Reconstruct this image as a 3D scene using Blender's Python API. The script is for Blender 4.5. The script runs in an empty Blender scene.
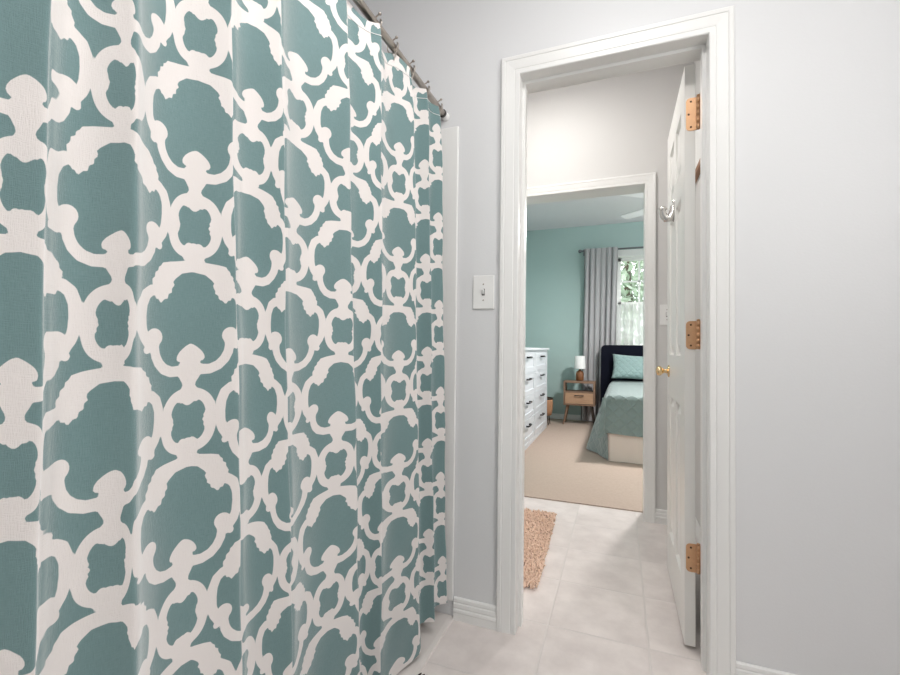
import bpy, bmesh, math, random
import numpy as np
from mathutils import Vector, Matrix
random.seed(7)
PI = math.pi
scene = bpy.context.scene
COL = scene.collection

# ------------------------------------------------------------------ helpers
class MB:
    """collects shapes, then links them as one mesh object"""
    def __init__(self):
        self.v = []; self.f = []; self.sm = []
    def add(self, verts, faces, smooth=False):
        n = len(self.v)
        self.v += [tuple(p) for p in verts]
        self.f += [tuple(i + n for i in q) for q in faces]
        self.sm += [smooth] * len(faces)
    def box(self, x0, x1, y0, y1, z0, z1, b=0.0):
        if b <= 0:
            v = [(x, y, z) for z in (z0, z1) for y in (y0, y1) for x in (x0, x1)]
            self.add(v, [(0, 2, 3, 1), (4, 5, 7, 6), (0, 1, 5, 4), (2, 6, 7, 3), (0, 4, 6, 2), (1, 3, 7, 5)])
            return
        bm = bmesh.new()
        bmesh.ops.create_cube(bm, size=1)
        for q in bm.verts:
            q.co = Vector(((x0 + x1) / 2 + q.co.x * (x1 - x0), (y0 + y1) / 2 + q.co.y * (y1 - y0), (z0 + z1) / 2 + q.co.z * (z1 - z0)))
        bmesh.ops.bevel(bm, geom=bm.edges[:], offset=b, segments=2, profile=.5, affect='EDGES')
        bm.verts.index_update()
        self.add([q.co for q in bm.verts], [[q.index for q in f.verts] for f in bm.faces])
        bm.free()
    def tube(self, pts, r, seg=10, cap=True, smooth=True):
        pts = [Vector(p) for p in pts]
        rs = r if isinstance(r, (list, tuple)) else [r] * len(pts)
        n = len(pts); base = []
        up = None; vs = []
        for i, p in enumerate(pts):
            t = (pts[min(i + 1, n - 1)] - pts[max(i - 1, 0)])
            t = t.normalized() if t.length > 1e-9 else Vector((0, 0, 1))
            if up is None:
                a = Vector((0, 0, 1)) if abs(t.z) < .9 else Vector((1, 0, 0))
                up = (a - t * a.dot(t)).normalized()
            else:
                up = (up - t * up.dot(t)).normalized()
            s = t.cross(up)
            for k in range(seg):
                a = 2 * PI * k / seg
                vs.append(p + (up * math.cos(a) + s * math.sin(a)) * rs[i])
        fs = []
        for i in range(n - 1):
            for k in range(seg):
                fs.append((i * seg + k, i * seg + (k + 1) % seg, (i + 1) * seg + (k + 1) % seg, (i + 1) * seg + k))
        self.add(vs, fs, smooth)
        if cap:
            self.add([vs[k] for k in range(seg)], [tuple(reversed(range(seg)))])
            self.add([vs[(n - 1) * seg + k] for k in range(seg)], [tuple(range(seg))])
    def lathe(self, prof, origin, axis=(0, 0, 1), seg=24, smooth=True):
        """prof: (radius, height along axis)"""
        ax = Vector(axis).normalized(); o = Vector(origin)
        a = Vector((1, 0, 0)) if abs(ax.x) < .9 else Vector((0, 1, 0))
        u = (a - ax * a.dot(ax)).normalized(); w = ax.cross(u)
        vs = []
        for (r, h) in prof:
            for k in range(seg):
                t = 2 * PI * k / seg
                vs.append(o + ax * h + (u * math.cos(t) + w * math.sin(t)) * max(r, 1e-5))
        fs = []
        for i in range(len(prof) - 1):
            for k in range(seg):
                fs.append((i * seg + k, i * seg + (k + 1) % seg, (i + 1) * seg + (k + 1) % seg, (i + 1) * seg + k))
        self.add(vs, fs, smooth)
    def prism(self, poly, f0, f1):
        """poly of 2-D points; f0 / f1 turn a 2-D point into the two end points"""
        n = len(poly)
        self.add([f0(p) for p in poly] + [f1(p) for p in poly],
                 [tuple(range(n)), tuple(reversed(range(n, 2 * n)))] + [(i, i + n, (i + 1) % n + n, (i + 1) % n) for i in range(n)])
    def grid(self, P, smooth=True):
        """P[i][j] points"""
        a = len(P); b = len(P[0])
        self.add([p for row in P for p in row],
                 [(i * b + j, i * b + j + 1, (i + 1) * b + j + 1, (i + 1) * b + j) for i in range(a - 1) for j in range(b - 1)], smooth)
    def build(self, name, m, parent=None, origin=None, fix=True, merge=0.0):
        me = bpy.data.meshes.new(name)
        if parent is not None:
            o0 = world_loc(parent)
        elif origin is not None:
            o0 = Vector(origin)
        else:
            xs = np.array(self.v); o0 = Vector(((xs[:, 0].min() + xs[:, 0].max()) / 2, (xs[:, 1].min() + xs[:, 1].max()) / 2, xs[:, 2].min()))
        me.from_pydata([tuple(Vector(p) - o0) for p in self.v], [], self.f)
        me.polygons.foreach_set('use_smooth', self.sm)
        if fix or merge:
            bm = bmesh.new(); bm.from_mesh(me)
            if merge: bmesh.ops.remove_doubles(bm, verts=bm.verts, dist=merge)
            if fix: bmesh.ops.recalc_face_normals(bm, faces=bm.faces)
            bm.to_mesh(me); bm.free()
        me.materials.append(m)
        o = bpy.data.objects.new(name, me); COL.objects.link(o)
        if parent is None:
            o.location = o0
        else:
            o.parent = parent
            if parent.type == 'MESH' or parent.type == 'EMPTY':
                o.location = (0, 0, 0)
        return o

def world_loc(o):
    p = Vector((0, 0, 0))
    while o is not None:
        p = p + o.location; o = o.parent
    return p

def tag(o, label, cat, group=None):
    o['label'] = label; o['category'] = cat
    if group: o['group'] = group
    return o
def thing(name, label, cat, loc, group=None):
    o = bpy.data.objects.new(name, None); COL.objects.link(o)
    o.location = loc; o.empty_display_size = .05
    return tag(o, label, cat, group)
def struct(o):
    o['kind'] = 'structure'
    return o

# ------------------------------------------------------------------ materials
def srgb(r, g, b):
    f = lambda c: (c / 255 / 12.92) if c <= 10 else ((c / 255 + .055) / 1.055) ** 2.4
    return (f(r), f(g), f(b), 1)
def mat(name, col, rough=.6, metal=0.0, bump=0.0, scale=200.0, var=0.0, vscale=8.0, stretch=(1, 1, 1), spec=.5, sheen=0.0, detail=3.0):
    m = bpy.data.materials.new(name); m.use_nodes = True
    nt = m.node_tree; N = nt.nodes; L = nt.links
    b = N['Principled BSDF']
    b.inputs['Base Color'].default_value = col
    b.inputs['Roughness'].default_value = rough
    b.inputs['Metallic'].default_value = metal
    b.inputs['Specular IOR Level'].default_value = spec
    if sheen: b.inputs['Sheen Weight'].default_value = sheen
    tc = N.new('ShaderNodeTexCoord'); mp = N.new('ShaderNodeMapping'); mp.inputs['Scale'].default_value = stretch
    L.new(tc.outputs['Object'], mp.inputs['Vector'])
    if bump:
        n = N.new('ShaderNodeTexNoise'); n.inputs['Scale'].default_value = scale; n.inputs['Detail'].default_value = detail
        L.new(mp.outputs[0], n.inputs['Vector'])
        bp = N.new('ShaderNodeBump'); bp.inputs['Strength'].default_value = min(1, bump); bp.inputs['Distance'].default_value = .003
        L.new(n.outputs['Fac'], bp.inputs['Height']); L.new(bp.outputs[0], b.inputs['Normal'])
    if var:
        n2 = N.new('ShaderNodeTexNoise'); n2.inputs['Scale'].default_value = vscale; n2.inputs['Detail'].default_value = 5
        L.new(mp.outputs[0], n2.inputs['Vector'])
        mx = N.new('ShaderNodeMix'); mx.data_type = 'RGBA'
        mx.inputs[6].default_value = tuple(c * (1 - var) for c in col[:3]) + (1,)
        mx.inputs[7].default_value = tuple(min(1, c * (1 + var)) for c in col[:3]) + (1,)
        L.new(n2.outputs['Fac'], mx.inputs[0]); L.new(mx.outputs[2], b.inputs['Base Color'])
    return m
def emit(name, col, s):
    m = bpy.data.materials.new(name); m.use_nodes = True
    nt = m.node_tree; nt.nodes.clear()
    e = nt.nodes.new('ShaderNodeEmission'); o = nt.nodes.new('ShaderNodeOutputMaterial')
    e.inputs[0].default_value = col; e.inputs[1].default_value = s
    nt.links.new(e.outputs[0], o.inputs[0]); return m

M = {}
M['wall'] = mat('bath_wall_paint', srgb(223, 224, 225), .48, bump=.10, scale=160)
M['hall_wall'] = mat('hall_wall_paint', srgb(214, 213, 211), .6, bump=.08, scale=160)
M['teal_wall'] = mat('teal_wall_paint', srgb(184, 207, 204), .6, bump=.06, scale=160)
M['ceiling'] = mat('ceiling_paint', srgb(232, 229, 232), .8, bump=.15, scale=120)
M['trim'] = mat('white_trim_paint', srgb(236, 236, 234), .32)
M['door'] = mat('white_door_paint', srgb(236, 235, 231), .28, bump=.015, scale=40, stretch=(1, 1, .1))
M['tub'] = mat('tub_enamel', srgb(222, 216, 212), .15)
M['hem'] = mat('white_liner', srgb(240, 240, 238), .6)
M['nickel'] = mat('brushed_nickel', srgb(176, 168, 160), .3, metal=1.0, bump=.03, scale=300)
M['chrome'] = mat('satin_chrome', srgb(205, 203, 200), .22, metal=1.0)
M['bronze'] = mat('copper_hinge', srgb(210, 168, 130), .38, metal=.65, var=.12, vscale=60)
M['brass'] = mat('polished_brass', srgb(232, 204, 160), .2, metal=1.0)
M['screw'] = mat('dark_screw', srgb(92, 66, 44), .4, metal=.8)
M['dark'] = mat('dark_slot', srgb(60, 58, 56), .6)
M['plastic'] = mat('white_plastic', srgb(238, 238, 236), .3)
M['pink'] = mat('salmon_chenille', srgb(236, 206, 184), .9, var=.14, vscale=45, sheen=.3)
M['gapshadow'] = mat('tuft_gap_shadow_backing', srgb(128, 84, 64), .9)  # backing coloured dark brown to paint the shadows between tufts
M['blackyarn'] = mat('black_yarn', srgb(22, 21, 22), .9)
M['greymat'] = mat('grey_mat', srgb(120, 120, 120), .95, bump=.6, scale=300)
M['dresser'] = mat('dresser_white', srgb(228, 231, 235), .4, bump=.02, scale=50)
M['black'] = mat('black_metal', srgb(28, 28, 30), .4, metal=.4)
M['oak'] = mat('light_oak', srgb(190, 152, 122), .5, var=.22, vscale=9, stretch=(1.5, 8, 14))
M['oakdark'] = mat('grey_oak', srgb(140, 112, 92), .55, var=.18, vscale=9, stretch=(2, 8, 8))
M['legdark'] = mat('dark_leg', srgb(62, 50, 42), .5)
M['lampbase'] = mat('amber_brown_lamp', srgb(124, 80, 48), .35, var=.35, vscale=14)
M['shade'] = mat('white_lamp_shade', srgb(240, 240, 238), .8)
M['wicker'] = mat('brown_wicker', srgb(184, 138, 104), .8, bump=1.0, scale=60, var=.3, vscale=40)
M['navy'] = mat('navy_velvet', srgb(15, 17, 30), .9, spec=.15, bump=.08, scale=200)
M['skirt'] = mat('cream_bed_skirt', srgb(232, 216, 207), .9, bump=.12, scale=180)
M['mattress'] = mat('white_mattress', srgb(230, 230, 228), .9)
M['drape'] = mat('grey_drape', srgb(178, 176, 178), .85, bump=.15, scale=260)
M['steel'] = mat('grey_rod', srgb(120, 122, 126), .35, metal=.9)
M['fan'] = mat('white_fan', srgb(238, 238, 240), .35)
M['wood_frame'] = mat('brown_wood_frame', srgb(150, 104, 70), .45, var=.15, vscale=30)
M['bark'] = mat('bark', srgb(88, 74, 60), .9, bump=.6, scale=30)
M['lawn'] = mat('lawn', srgb(96, 132, 70), .95, var=.3, vscale=6)
M['leaf'] = mat('leaves', srgb(164, 180, 158), .6, var=.25, vscale=3)
M['glow'] = emit('lamp_diffuser', (1, .985, .96, 1), 17.0)
M['bowl'] = emit('fan_bowl', (1, .97, .95, 1), 46.0)

def tile_mat():
    m = bpy.data.materials.new('ceramic_floor_tile'); m.use_nodes = True
    nt = m.node_tree; N = nt.nodes; L = nt.links; b = N['Principled BSDF']
    g = N.new('ShaderNodeNewGeometry'); sp = N.new('ShaderNodeSeparateXYZ'); L.new(g.outputs['Position'], sp.inputs[0])
    def math_(op, a, c=None):
        n = N.new('ShaderNodeMath'); n.operation = op
        for i, q in enumerate((a, c)):
            if q is None: continue
            if isinstance(q, (int, float)): n.inputs[i].default_value = q
            else: L.new(q, n.inputs[i])
        return n.outputs[0]
    def edge(coord, off, size):
        t = math_('DIVIDE', math_('SUBTRACT', coord, off), size)
        fr = math_('FRACT', t)
        d = math_('MINIMUM', fr, math_('SUBTRACT', 1.0, fr))
        return math_('MULTIPLY', d, size), math_('FLOOR', t)
    dx, ix = edge(sp.outputs[0], .0967, .3417)
    dy, iy = edge(sp.outputs[1], 1.6806, .3395)
    d = math_('MINIMUM', dx, dy)
    mr = N.new('ShaderNodeMapRange'); mr.interpolation_type = 'SMOOTHSTEP'
    L.new(d, mr.inputs[0]); mr.inputs[1].default_value = .0022; mr.inputs[2].default_value = .0045
    cb = N.new('ShaderNodeCombineXYZ'); L.new(ix, cb.inputs[0]); L.new(iy, cb.inputs[1])
    wn = N.new('ShaderNodeTexWhiteNoise'); L.new(cb.outputs[0], wn.inputs['Vector'])
    va = N.new('ShaderNodeVectorMath'); va.operation = 'ADD'; L.new(g.outputs['Position'], va.inputs[0])
    vs = N.new('ShaderNodeVectorMath'); vs.operation = 'SCALE'; L.new(wn.outputs['Color'], vs.inputs[0]); vs.inputs[3].default_value = 9
    L.new(vs.outputs[0], va.inputs[1])
    n1 = N.new('ShaderNodeTexNoise'); n1.inputs['Scale'].default_value = 7; n1.inputs['Detail'].default_value = 7; n1.inputs['Roughness'].default_value = .6
    L.new(va.outputs[0], n1.inputs['Vector'])
    cr = N.new('ShaderNodeValToRGB'); L.new(n1.outputs['Fac'], cr.inputs[0])
    cr.color_ramp.elements[0].position = .32; cr.color_ramp.elements[0].color = srgb(212, 203, 199)
    cr.color_ramp.elements[1].position = .68; cr.color_ramp.elements[1].color = srgb(233, 225, 221)
    mx = N.new('ShaderNodeMix'); mx.data_type = 'RGBA'
    mx.inputs[6].default_value = srgb(220, 213, 209)
    L.new(mr.outputs[0], mx.inputs[0]); L.new(cr.outputs[0], mx.inputs[7]); L.new(mx.outputs[2], b.inputs['Base Color'])
    b.inputs['Roughness'].default_value = .34
    ad = math_('ADD', mr.outputs[0], math_('MULTIPLY', n1.outputs['Fac'], .25))
    bp = N.new('ShaderNodeBump'); bp.inputs['Strength'].default_value = .6; bp.inputs['Distance'].default_value = .0025
    L.new(ad, bp.inputs['Height']); L.new(bp.outputs[0], b.inputs['Normal'])
    return m
M['tile'] = tile_mat()
M['carpet'] = mat('beige_carpet', srgb(186, 168, 155), .98, bump=1.0, scale=260, var=.10, vscale=70, spec=.1)

def curtain_mat():
    m = bpy.data.materials.new('printed_linen'); m.use_nodes = True
    nt = m.node_tree; N = nt.nodes; L = nt.links; b = N['Principled BSDF']
    at = N.new('ShaderNodeAttribute'); at.attribute_name = 'print_edge'
    mr = N.new('ShaderNodeMapRange'); mr.interpolation_type = 'SMOOTHSTEP'
    L.new(at.outputs['Fac'], mr.inputs[0]); mr.inputs[1].default_value = -.55; mr.inputs[2].default_value = .55
    tc = N.new('ShaderNodeTexCoord')
    mp = N.new('ShaderNodeMapping'); mp.inputs['Scale'].default_value = (1, 1, .16); L.new(tc.outputs['UV'], mp.inputs[0])
    def weave(sx, sy):
        mp = N.new('ShaderNodeMapping'); mp.inputs['Scale'].default_value = (sx, sy, 1); L.new(tc.outputs['UV'], mp.inputs[0])
        n = N.new('ShaderNodeTexNoise'); n.inputs['Scale'].default_value = 1; n.inputs['Detail'].default_value = 3
        L.new(mp.outputs[0], n.inputs['Vector']); return n.outputs['Fac']
    a, c = weave(900, 90), weave(90, 900)
    mu = N.new('ShaderNodeMath'); mu.operation = 'ADD'; L.new(a, mu.inputs[0]); L.new(c, mu.inputs[1])
    big = weave(9, 5)
    # slight heathered variation of the teal ink
    cr = N.new('ShaderNodeMix'); cr.data_type = 'RGBA'
    cr.inputs[6].default_value = srgb(92, 120, 121); cr.inputs[7].default_value = srgb(126, 153, 154)
    hf = N.new('ShaderNodeMath'); hf.operation = 'MULTIPLY'; L.new(mu.outputs[0], hf.inputs[0]); hf.inputs[1].default_value = .5
    L.new(hf.outputs[0], cr.inputs[0])
    mx = N.new('ShaderNodeMix'); mx.data_type = 'RGBA'
    mx.inputs[6].default_value = srgb(229, 223, 220)
    L.new(mr.outputs[0], mx.inputs[0]); L.new(cr.outputs[2], mx.inputs[7]); L.new(mx.outputs[2], b.inputs['Base Color'])
    b.inputs['Roughness'].default_value = .8; b.inputs['Specular IOR Level'].default_value = .2
    b.inputs['Sheen Weight'].default_value = .7; b.inputs['Sheen Roughness'].default_value = .45
    ad = N.new('ShaderNodeMath'); ad.operation = 'MULTIPLY_ADD'; L.new(big, ad.inputs[0]); ad.inputs[1].default_value = 5.0; L.new(mu.outputs[0], ad.inputs[2])
    bp = N.new('ShaderNodeBump'); bp.inputs['Strength'].default_value = .55; bp.inputs['Distance'].default_value = .0012
    L.new(ad.outputs[0], bp.inputs['Height']); L.new(bp.outputs[0], b.inputs['Normal'])
    return m
M['curtain'] = curtain_mat()

def quilt_mat(name, c0, scale):
    m = mat(name, c0, .75, sheen=.3)
    nt = m.node_tree; N = nt.nodes; L = nt.links; b = N['Principled BSDF']
    tc = N.new('ShaderNodeTexCoord'); sp = N.new('ShaderNodeSeparateXYZ'); L.new(tc.outputs['UV'], sp.inputs[0])
    outs = []
    for s in (1, -1):
        a = N.new('ShaderNodeMath'); a.operation = 'MULTIPLY_ADD'; L.new(sp.outputs[0], a.inputs[0]); a.inputs[1].default_value = s; L.new(sp.outputs[1], a.inputs[2])
        q = N.new('ShaderNodeMath'); q.operation = 'MULTIPLY'; L.new(a.outputs[0], q.inputs[0]); q.inputs[1].default_value = scale
        w = N.new('ShaderNodeMath'); w.operation = 'SINE'; L.new(q.outputs[0], w.inputs[0])
        ab = N.new('ShaderNodeMath'); ab.operation = 'ABSOLUTE'; L.new(w.outputs[0], ab.inputs[0])
        pw = N.new('ShaderNodeMath'); pw.operation = 'POWER'; L.new(ab.outputs[0], pw.inputs[0]); pw.inputs[1].default_value = .45
        outs.append(pw.outputs[0])
    mn = N.new('ShaderNodeMath'); mn.operation = 'MINIMUM'; L.new(outs[0], mn.inputs[0]); L.new(outs[1], mn.inputs[1])
    bp = N.new('ShaderNodeBump'); bp.inputs['Strength'].default_value = 1; bp.inputs['Distance'].default_value = .008
    L.new(mn.outputs[0], bp.inputs['Height']); L.new(bp.outputs[0], b.inputs['Normal'])
    return m
M['quilt'] = quilt_mat('sage_quilt', srgb(132, 146, 144), 30)
M['pillow'] = quilt_mat('sage_quilted_sham', srgb(140, 165, 163), 38)

def glass_mat():
    m = bpy.data.materials.new('window_glass'); m.use_nodes = True
    nt = m.node_tree; N = nt.nodes; L = nt.links; N.clear()
    o = N.new('ShaderNodeOutputMaterial'); mx = N.new('ShaderNodeMixShader'); t = N.new('ShaderNodeBsdfTransparent'); g = N.new('ShaderNodeBsdfGlossy')
    g.inputs['Roughness'].default_value = .02; mx.inputs[0].default_value = .06
    L.new(t.outputs[0], mx.inputs[1]); L.new(g.outputs[0], mx.inputs[2]); L.new(mx.outputs[0], o.inputs[0]); return m
M['glass'] = glass_mat()
def sheer_mat():
    m = bpy.data.materials.new('sheer_voile'); m.use_nodes = True
    nt = m.node_tree; N = nt.nodes; L = nt.links; N.clear()
    o = N.new('ShaderNodeOutputMaterial'); mx = N.new('ShaderNodeMixShader'); m2 = N.new('ShaderNodeMixShader')
    t = N.new('ShaderNodeBsdfTransparent'); d = N.new('ShaderNodeBsdfDiffuse'); tr = N.new('ShaderNodeBsdfTranslucent')
    d.inputs[0].default_value = (.85, .85, .85, 1); tr.inputs[0].default_value = (.85, .85, .85, 1)
    mx.inputs[0].default_value = .72
    m2.inputs[0].default_value = .5; L.new(d.outputs[0], m2.inputs[1]); L.new(tr.outputs[0], m2.inputs[2])
    L.new(t.outputs[0], mx.inputs[1]); L.new(m2.outputs[0], mx.inputs[2]); L.new(mx.outputs[0], o.inputs[0]); return m
M['sheer'] = sheer_mat()
# ------------------------------------------------------------------ camera (level room, lens 17.6 mm)
def make_camera():
    cam = bpy.data.cameras.new('camera'); o = bpy.data.objects.new('camera', cam); COL.objects.link(o)
    yaw, pitch, roll = .3683, .0223, .0121
    f = Vector((-math.sin(yaw) * math.cos(pitch), math.cos(yaw) * math.cos(pitch), math.sin(pitch)))
    r = Vector((math.cos(yaw), math.sin(yaw), 0)); u = r.cross(f)
    r2 = r * math.cos(roll) + u * math.sin(roll); u2 = -r * math.sin(roll) + u * math.cos(roll)
    m = Matrix((r2, u2, -f)).transposed().to_4x4(); m.translation = Vector((0, 0, 1.0266))
    o.matrix_world = m
    cam.sensor_width = 36; cam.sensor_fit = 'HORIZONTAL'; cam.lens = 36 * 439.8 / 900; cam.clip_start = .02
    scene.camera = o
make_camera()

# ------------------------------------------------------------------ dimensions
W1a, W1b = 1.5895, 1.710          # bathroom / hall wall
W2a, W2b = 2.905, 3.050           # hall / bedroom wall
BX0, BX1, BY0 = -1.46, 1.45, -1.55
HX0, HX1 = -1.30, .405
CZ = 2.62                          # bathroom ceiling
HZ = 2.80
RX0, RX1, RY1, RZ = -1.36, 2.60, 6.55, 2.79
DL, DR, DT = -.346, .262, 2.037   # bathroom door opening
EL, ER, ET = -.625, .140, 2.035   # bedroom door opening

def boxes(name, m, lst):
    b = MB()
    for q in lst: b.box(*q)
    return struct(b.build(name, m, origin=(0, 0, 0)))
boxes('floor', M['tile'], [(BX0 - .1, BX1 + .1, BY0 - .1, W1b, -.1, 0), (HX0 - .1, HX1 + .1, W1b, W2a + .143, -.1, 0)])
boxes('floor_bedroom', M['carpet'], [(RX0 - .1, RX1 + .1, W2b - .002, RY1 + .1, -.1, .007)])
mid1 = (W1a + W1b) / 2; mid2 = (W2a + W2b) / 2
def holed(y0, y1, x0, x1, hx0, hx1, hz, top):
    return [(x0, hx0, y0, y1, 0, top), (hx1, x1, y0, y1, 0, top), (hx0, hx1, y0, y1, hz, top)]
J = .013
boxes('wall_front', M['wall'], holed(W1a, mid1, BX0, BX1, DL - J, DR + J, DT + J, HZ))
boxes('wall_hall_near', M['hall_wall'], holed(mid1, W1b, BX0, BX1, DL - J, DR + J, DT + J, HZ))
boxes('wall_hall_far', M['hall_wall'], holed(W2a, mid2, RX0 - .1, 1.45, EL - J, ER + J, ET + J, HZ))
boxes('wall_bedroom_near', M['teal_wall'], holed(mid2, W2b, RX0 - .1, RX1 + .1, EL - J, ER + J, ET + J, HZ))
boxes('wall_left', M['wall'], [(BX0 - .1, BX0, BY0, W1b, 0, CZ + .1)])
boxes('wall_right', M['wall'], [(BX1, BX1 + .1, BY0, W1b, 0, CZ + .1)])
boxes('wall_back', M['wall'], [(BX0 - .1, BX1 + .1, BY0 - .1, BY0, 0, CZ + .1)])
boxes('ceiling', M['ceiling'], [(BX0 - .1, BX1 + .1, BY0 - .1, W1a, CZ, CZ + .1)])
boxes('wall_hall_left', M['hall_wall'], [(HX0 - .1, HX0, W1b, W2a, 0, HZ)])
boxes('wall_hall_right', M['hall_wall'], [(HX1, HX1 + .1, W1b, W2a, 0, HZ)])
boxes('ceiling_hall', M['ceiling'], [(HX0 - .1, HX1 + .1, W1b - .06, W2a + .06, HZ, HZ + .1)])
# bedroom shell, window hole in the far wall
GX0, GX1, GZ0, GZ1 = -.045, 1.10, .72, 2.335
boxes('wall_bedroom_far', M['teal_wall'], [(RX0 - .1, GX0, RY1, RY1 + .14, 0, RZ), (GX1, RX1 + .1, RY1, RY1 + .14, 0, RZ),
      (GX0, GX1, RY1, RY1 + .14, GZ1, RZ), (GX0, GX1, RY1, RY1 + .14, 0, GZ0)])
boxes('wall_bedroom_left', M['teal_wall'], [(RX0 - .1, RX0, W2b, RY1, 0, RZ)])
# a second window in the right-hand bedroom wall lights the room
KY0, KY1 = 4.0, 5.6
boxes('wall_bedroom_right', M['teal_wall'], [(RX1, RX1 + .14, W2b, KY0, 0, RZ), (RX1, RX1 + .14, KY1, RY1, 0, RZ),
      (RX1, RX1 + .14, KY0, KY1, 0, .75), (RX1, RX1 + .14, KY0, KY1, 2.3, RZ)])
boxes('ceiling_bedroom', M['ceiling'], [(RX0 - .1, RX1 + .14, W2b - .07, RY1 + .14, RZ, RZ + .1)])

# door linings (jambs, head and stop) and casings
PROF = [(0, 0), (0, .009), (.003, .0115), (.016, .0115), (.0185, .0105), (.021, .0122), (.050, .0150), (.0525, .0142), (.055, .0168), (.066, .0168), (.069, .0145), (.069, 0)]
def casing(b, l, r, t, y, s, w=.069):
    """moulded casing round an opening; s = -1 faces the camera side"""
    k = w / .069; n = len(PROF); st = []
    for (d, h) in PROF:
        d *= k
        st.append([(l - d, y + s * h, 0), (l - d, y + s * h, t + d), (r + d, y + s * h, t + d), (r + d, y + s * h, 0)])
    vs = [p for row in st for p in row]
    fs = [(i * 4 + j, i * 4 + j + 1, (i + 1) * 4 + j + 1, (i + 1) * 4 + j) for i in range(n - 1) for j in range(3)]
    fs += [tuple(i * 4 for i in range(n)), tuple(i * 4 + 3 for i in reversed(range(n)))]
    b.add(vs, fs)
def lining(b, l, r, t, y0, y1, st0, st1):
    J = .013
    b.box(l - J, l, y0, y1, 0, t + J); b.box(r, r + J, y0, y1, 0, t + J); b.box(l, r, y0, y1, t, t + J)
    if st0 is not None:
        b.box(l, l + .011, st0, st1, 0, t); b.box(r - .011, r, st0, st1, 0, t); b.box(l + .011, r - .011, st0, st1, t - .011, t)
b = MB(); casing(b, DL, DR, DT, W1a, -1); lining(b, DL, DR, DT, W1a, W1b + .001, 1.632, 1.668)
casing(b, DL, DR, DT, W1b, 1); struct(b.build('trim_1', M['trim'], origin=(0, 0, 0)))
b = MB(); casing(b, EL, ER, ET, W2a, -1, .061); lining(b, EL, ER, ET, W2a, W2b, None, None)
casing(b, EL, ER, ET, W2b, 1, .065); struct(b.build('trim_2', M['trim'], origin=(0, 0, 0)))
b = MB(); b.box(-.70, -.586, W1a - .010, W1a, .066, 1.885, .003); struct(b.build('trim_3', M['trim'], origin=(0, 0, 0)))

BP = [(0, 0), (.013, 0), (.013, .028), (.0145, .032), (.0135, .040), (.0105, .044), (.012, .049), (.0105, .060), (.0075, .064), (.009, .069), (.008, .078), (.004, .082), (0, .082)]
def baseb(name, p0, p1, nrm):
    """moulded baseboard from p0 to p1, standing out along nrm"""
    b = MB(); f = lambda p, q: (p[0] + nrm[0] * q[0], p[1] + nrm[1] * q[0], q[1])
    b.prism(BP, lambda q: f(p0, q), lambda q: f(p1, q))
    return struct(b.build(name, M['trim'], origin=(0, 0, 0)))
baseb('baseboard_left', (-.582, W1a), (DL - .069, W1a), (0, -1))
baseb('baseboard_right', (DR + .069, W1a), (BX1, W1a), (0, -1))
baseb('baseboard_hall', (ER + .061, W2a), (HX1, W2a), (0, -1))
baseb('baseboard_hall_right', (HX1, W1b), (HX1, W2a), (-1, 0))
baseb('baseboard_hall_left', (HX0, W2a), (EL - .065, W2a), (0, -1))
baseb('baseboard_bedroom', (RX0, RY1), (RX1, RY1), (0, -1))

# ------------------------------------------------------------------ the bathroom door, open into the hall
DX0, DX1, DY0, DY1, DZ0, DZ1 = .212, .245, 1.730, 2.325, .013, 2.034
door = bpy.data.objects.new('door_1', None); COL.objects.link(door); door.location = (DX1, DY0, 0); struct(door)
tag(door, 'white six-panel door standing open into the hall on copper hinges', 'door')
def panel_side(b, x, s):
    ys = [DY0, DY0 + .098, DY0 + .262, DY0 + .333, DY0 + .497, DY1]
    zs = [DZ0, .205, .820, 1.005, 1.600, 1.70, 1.915, DZ1]
    for i in range(5):
        for j in range(7):
            y0, y1, z0, z1 = ys[i], ys[i + 1], zs[j], zs[j + 1]
            if i in (1, 3) and j in (1, 3, 5):
                rings = []
                for (ins, dep) in ((0, 0), (.003, .005), (.010, .012), (.018, .012), (.040, .003), (.046, .003)):
                    ins = min(ins, (z1 - z0) / 2 - .002, (y1 - y0) / 2 - .002)
                    X = x + s * dep
                    rings.append([(X, y0 + ins, z0 + ins), (X, y1 - ins, z0 + ins), (X, y1 - ins, z1 - ins), (X, y0 + ins, z1 - ins)])
                vs = [p for r in rings for p in r]
                fs = [(r * 4 + k, r * 4 + (k + 1) % 4, r * 4 + 4 + (k + 1) % 4, r * 4 + 4 + k) for r in range(5) for k in range(4)] + [(20, 21, 22, 23)]
                b.add(vs, fs)
            else:
                b.add([(x, y0, z0), (x, y1, z0), (x, y1, z1), (x, y0, z1)], [(0, 1, 2, 3)])
b = MB(); panel_side(b, DX0, 1); panel_side(b, DX1, -1)
b.add([(DX0, DY0, DZ0), (DX1, DY0, DZ0), (DX1, DY0, DZ1), (DX0, DY0, DZ1), (DX0, DY1, DZ0), (DX1, DY1, DZ0), (DX1, DY1, DZ1), (DX0, DY1, DZ1)],
      [(0, 1, 2, 3), (4, 5, 6, 7), (0, 1, 5, 4), (3, 2, 6, 7)])
b.build('slab', M['door'], door, merge=1e-5)
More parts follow.
